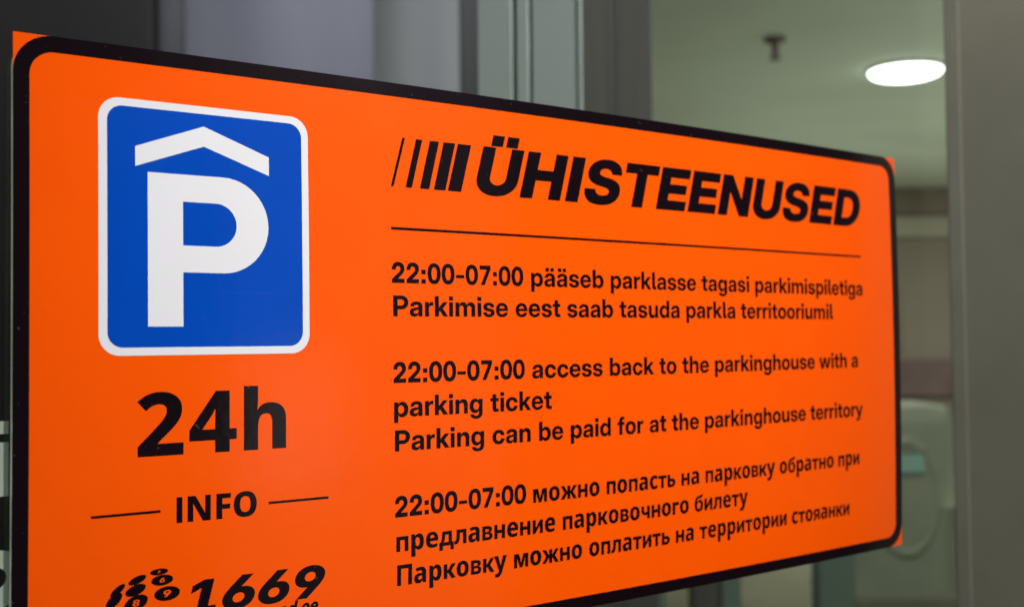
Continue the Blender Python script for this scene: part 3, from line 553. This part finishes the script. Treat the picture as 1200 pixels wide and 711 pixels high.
# backing plate with its rounded corners
vs, fs = fill([rrect(0.6, 599.4, 0.4, 274.6, 13)])
bm = bmesh.new(); bv = [bm.verts.new((x, y, 0)) for x, y in vs]
for f in fs: bm.faces.new([bv[i] for i in f])
r = bmesh.ops.extrude_face_region(bm, geom=bm.faces[:])
for q in r['geom']:
    if isinstance(q, bmesh.types.BMVert): q.co.z -= 5.4
bend(bm, -0.25); bmesh.ops.recalc_face_normals(bm, faces=bm.faces[:])
me = bpy.data.meshes.new('backing_plate'); bm.to_mesh(me); bm.free(); link('backing_plate', me, M_PLATE, s)
def flat(name, polys, h, m, thick=0.1, parent=None, **k):
    return link(name, print_mesh(name, [fill(polys)], h, thick), m, parent or s, **k)
flat('orange_sheet', [[(0, 0), (SW, 0), (SW, SH), (0, SH)]], -0.2, M_ORANGE, 0.2)
outer = rrect(-0.06, 600.06, -0.06, 275.06, 16); inner = rrect(6.3, 592.3, 6.7, 268.3, 10)[::-1]
flat('black_border', [outer, inner], -0.22, M_BLACK, 0.30)
# parking pictogram
pnl = flat('pictogram_panel', [rrect(33.7, 130.3, 22.6, 133.1, 9)], 0.02, M_WHITE, 0.08)
flat('blue_field', [rrect(37.4, 126.9, 26.0, 129.6, 6.5)], 0.11, M_BLUE, 0.05, pnl)
flat('roof_chevron', [[(49.2, 43.0), (79.7, 31.6), (110.5, 42.9), (110.5, 51.5), (79.7, 40.6), (49.2, 51.6)]], 0.18, M_WHITE, 0.05, pnl)
def half(cx_, cy_, rx, ry, n=24): return [(cx_ + rx * math.sin(math.pi * k / n), cy_ - ry * math.cos(math.pi * k / n)) for k in range(n + 1)]
outerP = [(54.5, 120.7), (54.5, 53.8)] + half(88.4, 75.35, 21.6, 21.55) + [(70.0, 96.9), (70.0, 120.7)]
innerP = ([(70.0, 65.8)] + half(85.0, 75.45, 9.7, 9.65) + [(70.0, 85.1)])[::-1]
flat('letter', [outerP, innerP], 0.18, M_WHITE, 0.05, pnl)

def line(text, styles, u0, u1, base, size, name='text_line', **k):
    lab = k.pop('label', None)
    sh, f = text_shapes(text, styles, u0, u1, base, size, **k)
    if __name__ == 'dbg': print('LINE', text, round(f, 3), 'word starts', [round(min(p[0] for p in q[0]), 1) for q, c in zip(sh, '.' + text.replace(' ', '')) ][11:12])
    return link(name, print_mesh(name, sh, 0.02, 0.06), M_BLACK, s, **({'label': lab} if lab else {}))
B = [(BODY, 1, 1)]
CY_ = [(HUMAN_CYR, 1, 1), (CYR, 0.93, 0.985)]
D = 14.0
line('22:00-07:00 pääseb parklasse tagasi parkimispiletiga', B, 174.8, 555.3, 99.2, D)
line('Parkimise eest saab tasuda parkla territooriumil', B, 175.4, 520.7, 115.6, D)
line('22:00-07:00 access back to the parkinghouse with a', B, 175.2, 548.0, 148.3, D)
line('parking ticket', B, 175.5, 273.8, 165.0, D)
line('Parking can be paid for at the parkinghouse territory', B, 175.9, 553.0, 181.7, D)
line('22:00-07:00', B, 175.9, 256.1, 213.9, D)
line('можно попасть на парковку обратно при', CY_, 260.8, 548.1, 214.3, D)
line('предлавнение парковочного билету', CY_, 176.7, 431.2, 230.7, D)
line('Парковку можно оплатить на территории стояанки', CY_, 177.2, 536.3, 247.3, D)
line('24h', [(HUMAN, 1, 1)], 50.0, 118.3, 176.4, 38.0, name='opening_hours')
line('INFO', [(HUMAN, 1, 1)], 67.1, 104.0, 206.0, 15.6, name='info_heading')
line('1669', [(HEAVY, 1, 1)], 71.2, 138.3, 246.6, 20.2, skew=0.25, name='phone_number')
line('ühisteenused.ee', [(HEAVY, 1, 1)], 74.0, 134.8, 253.2, 8.6, skew=0.2, name='web_address')
line('ÜHISTEENUSED', [(HEAVY, 1, 1)], 226.2, 555.8, 52.0, 34.9, skew=0.28, track=-12, name='company_heading')
def quad(name, pts): return flat(name, [pts], 0.02, M_BLACK, 0.06)
for (b0, b1, t0, t1) in ((174.9, 176.4, 181.9, 183.4), (183.3, 186.9, 189.9, 193.5), (191.6, 197.0, 198.1, 203.5), (199.9, 206.8, 206.3, 213.3), (208.3, 216.4, 215.0, 223.3)):
    quad('heading_stripe', [(b0, 51.6), (t0, 26.9), (t1, 26.9), (b1, 51.6)])
quad('rule_line', [(174.8, 71.7), (554.4, 71.7), (554.4, 73.0), (174.8, 73.0)])
quad('rule_line', [(30.9, 199.7), (60.1, 199.7), (60.1, 200.8), (30.9, 200.8)])
quad('rule_line', [(109.8, 200.4), (139.9, 200.4), (139.9, 201.5), (109.8, 201.5)])
# phone keypad made of slanted ovals with orange digits
def oval(cu, cv, ru, rv, a, n=28):
    ca, sa = math.cos(R(a)), math.sin(R(a))
    return [(cu + ru * math.cos(2 * math.pi * k / n) * ca + rv * math.sin(2 * math.pi * k / n) * sa, cv - ru * math.cos(2 * math.pi * k / n) * sa + rv * math.sin(2 * math.pi * k / n) * ca) for k in range(n)]
KEYS = [('1', 42.1, 231.9, 4.1, 1.6, 38, 0), ('2', 50.3, 228.5, 4.3, 1.8, 20, 0), ('3', 59.6, 226.1, 4.3, 1.55, 2, 1.6),
        ('4', 40.6, 236.0, 4.5, 2.4, 42, 2.4), ('5', 49.6, 232.7, 4.9, 2.5, 18, 3.0), ('6', 61.0, 229.8, 5.2, 2.6, 2, 3.2),
        ('7', 37.5, 242.0, 5.0, 3.6, 42, 3.6), ('8', 49.8, 238.2, 5.7, 3.6, 20, 4.4), ('9', 63.2, 235.8, 6.1, 3.5, 2, 4.6)]
for d_, cu, cv, ru, rv, a, ds in KEYS:
    ds *= 0.85
    k_ = flat('keypad_oval', [oval(cu, cv, ru * 0.92, rv * 0.88, a)], 0.02, M_BLACK, 0.06)
    if ds and d_ in '3689':
        sh, _ = text_shapes(d_, [(BODY if d_ in BODY else HEAVY, 1, 1)] if d_ in BODY or d_ in HEAVY else [(KEYD, 1, 1)], cu - ds * 0.42, cu + ds * 0.42, cv + ds * 0.36, ds, skew=0.2)
        link('keypad_digit', print_mesh('keypad_digit', sh, 0.09, 0.02), M_ORANGE, k_)
print('objects', len(bpy.data.objects))
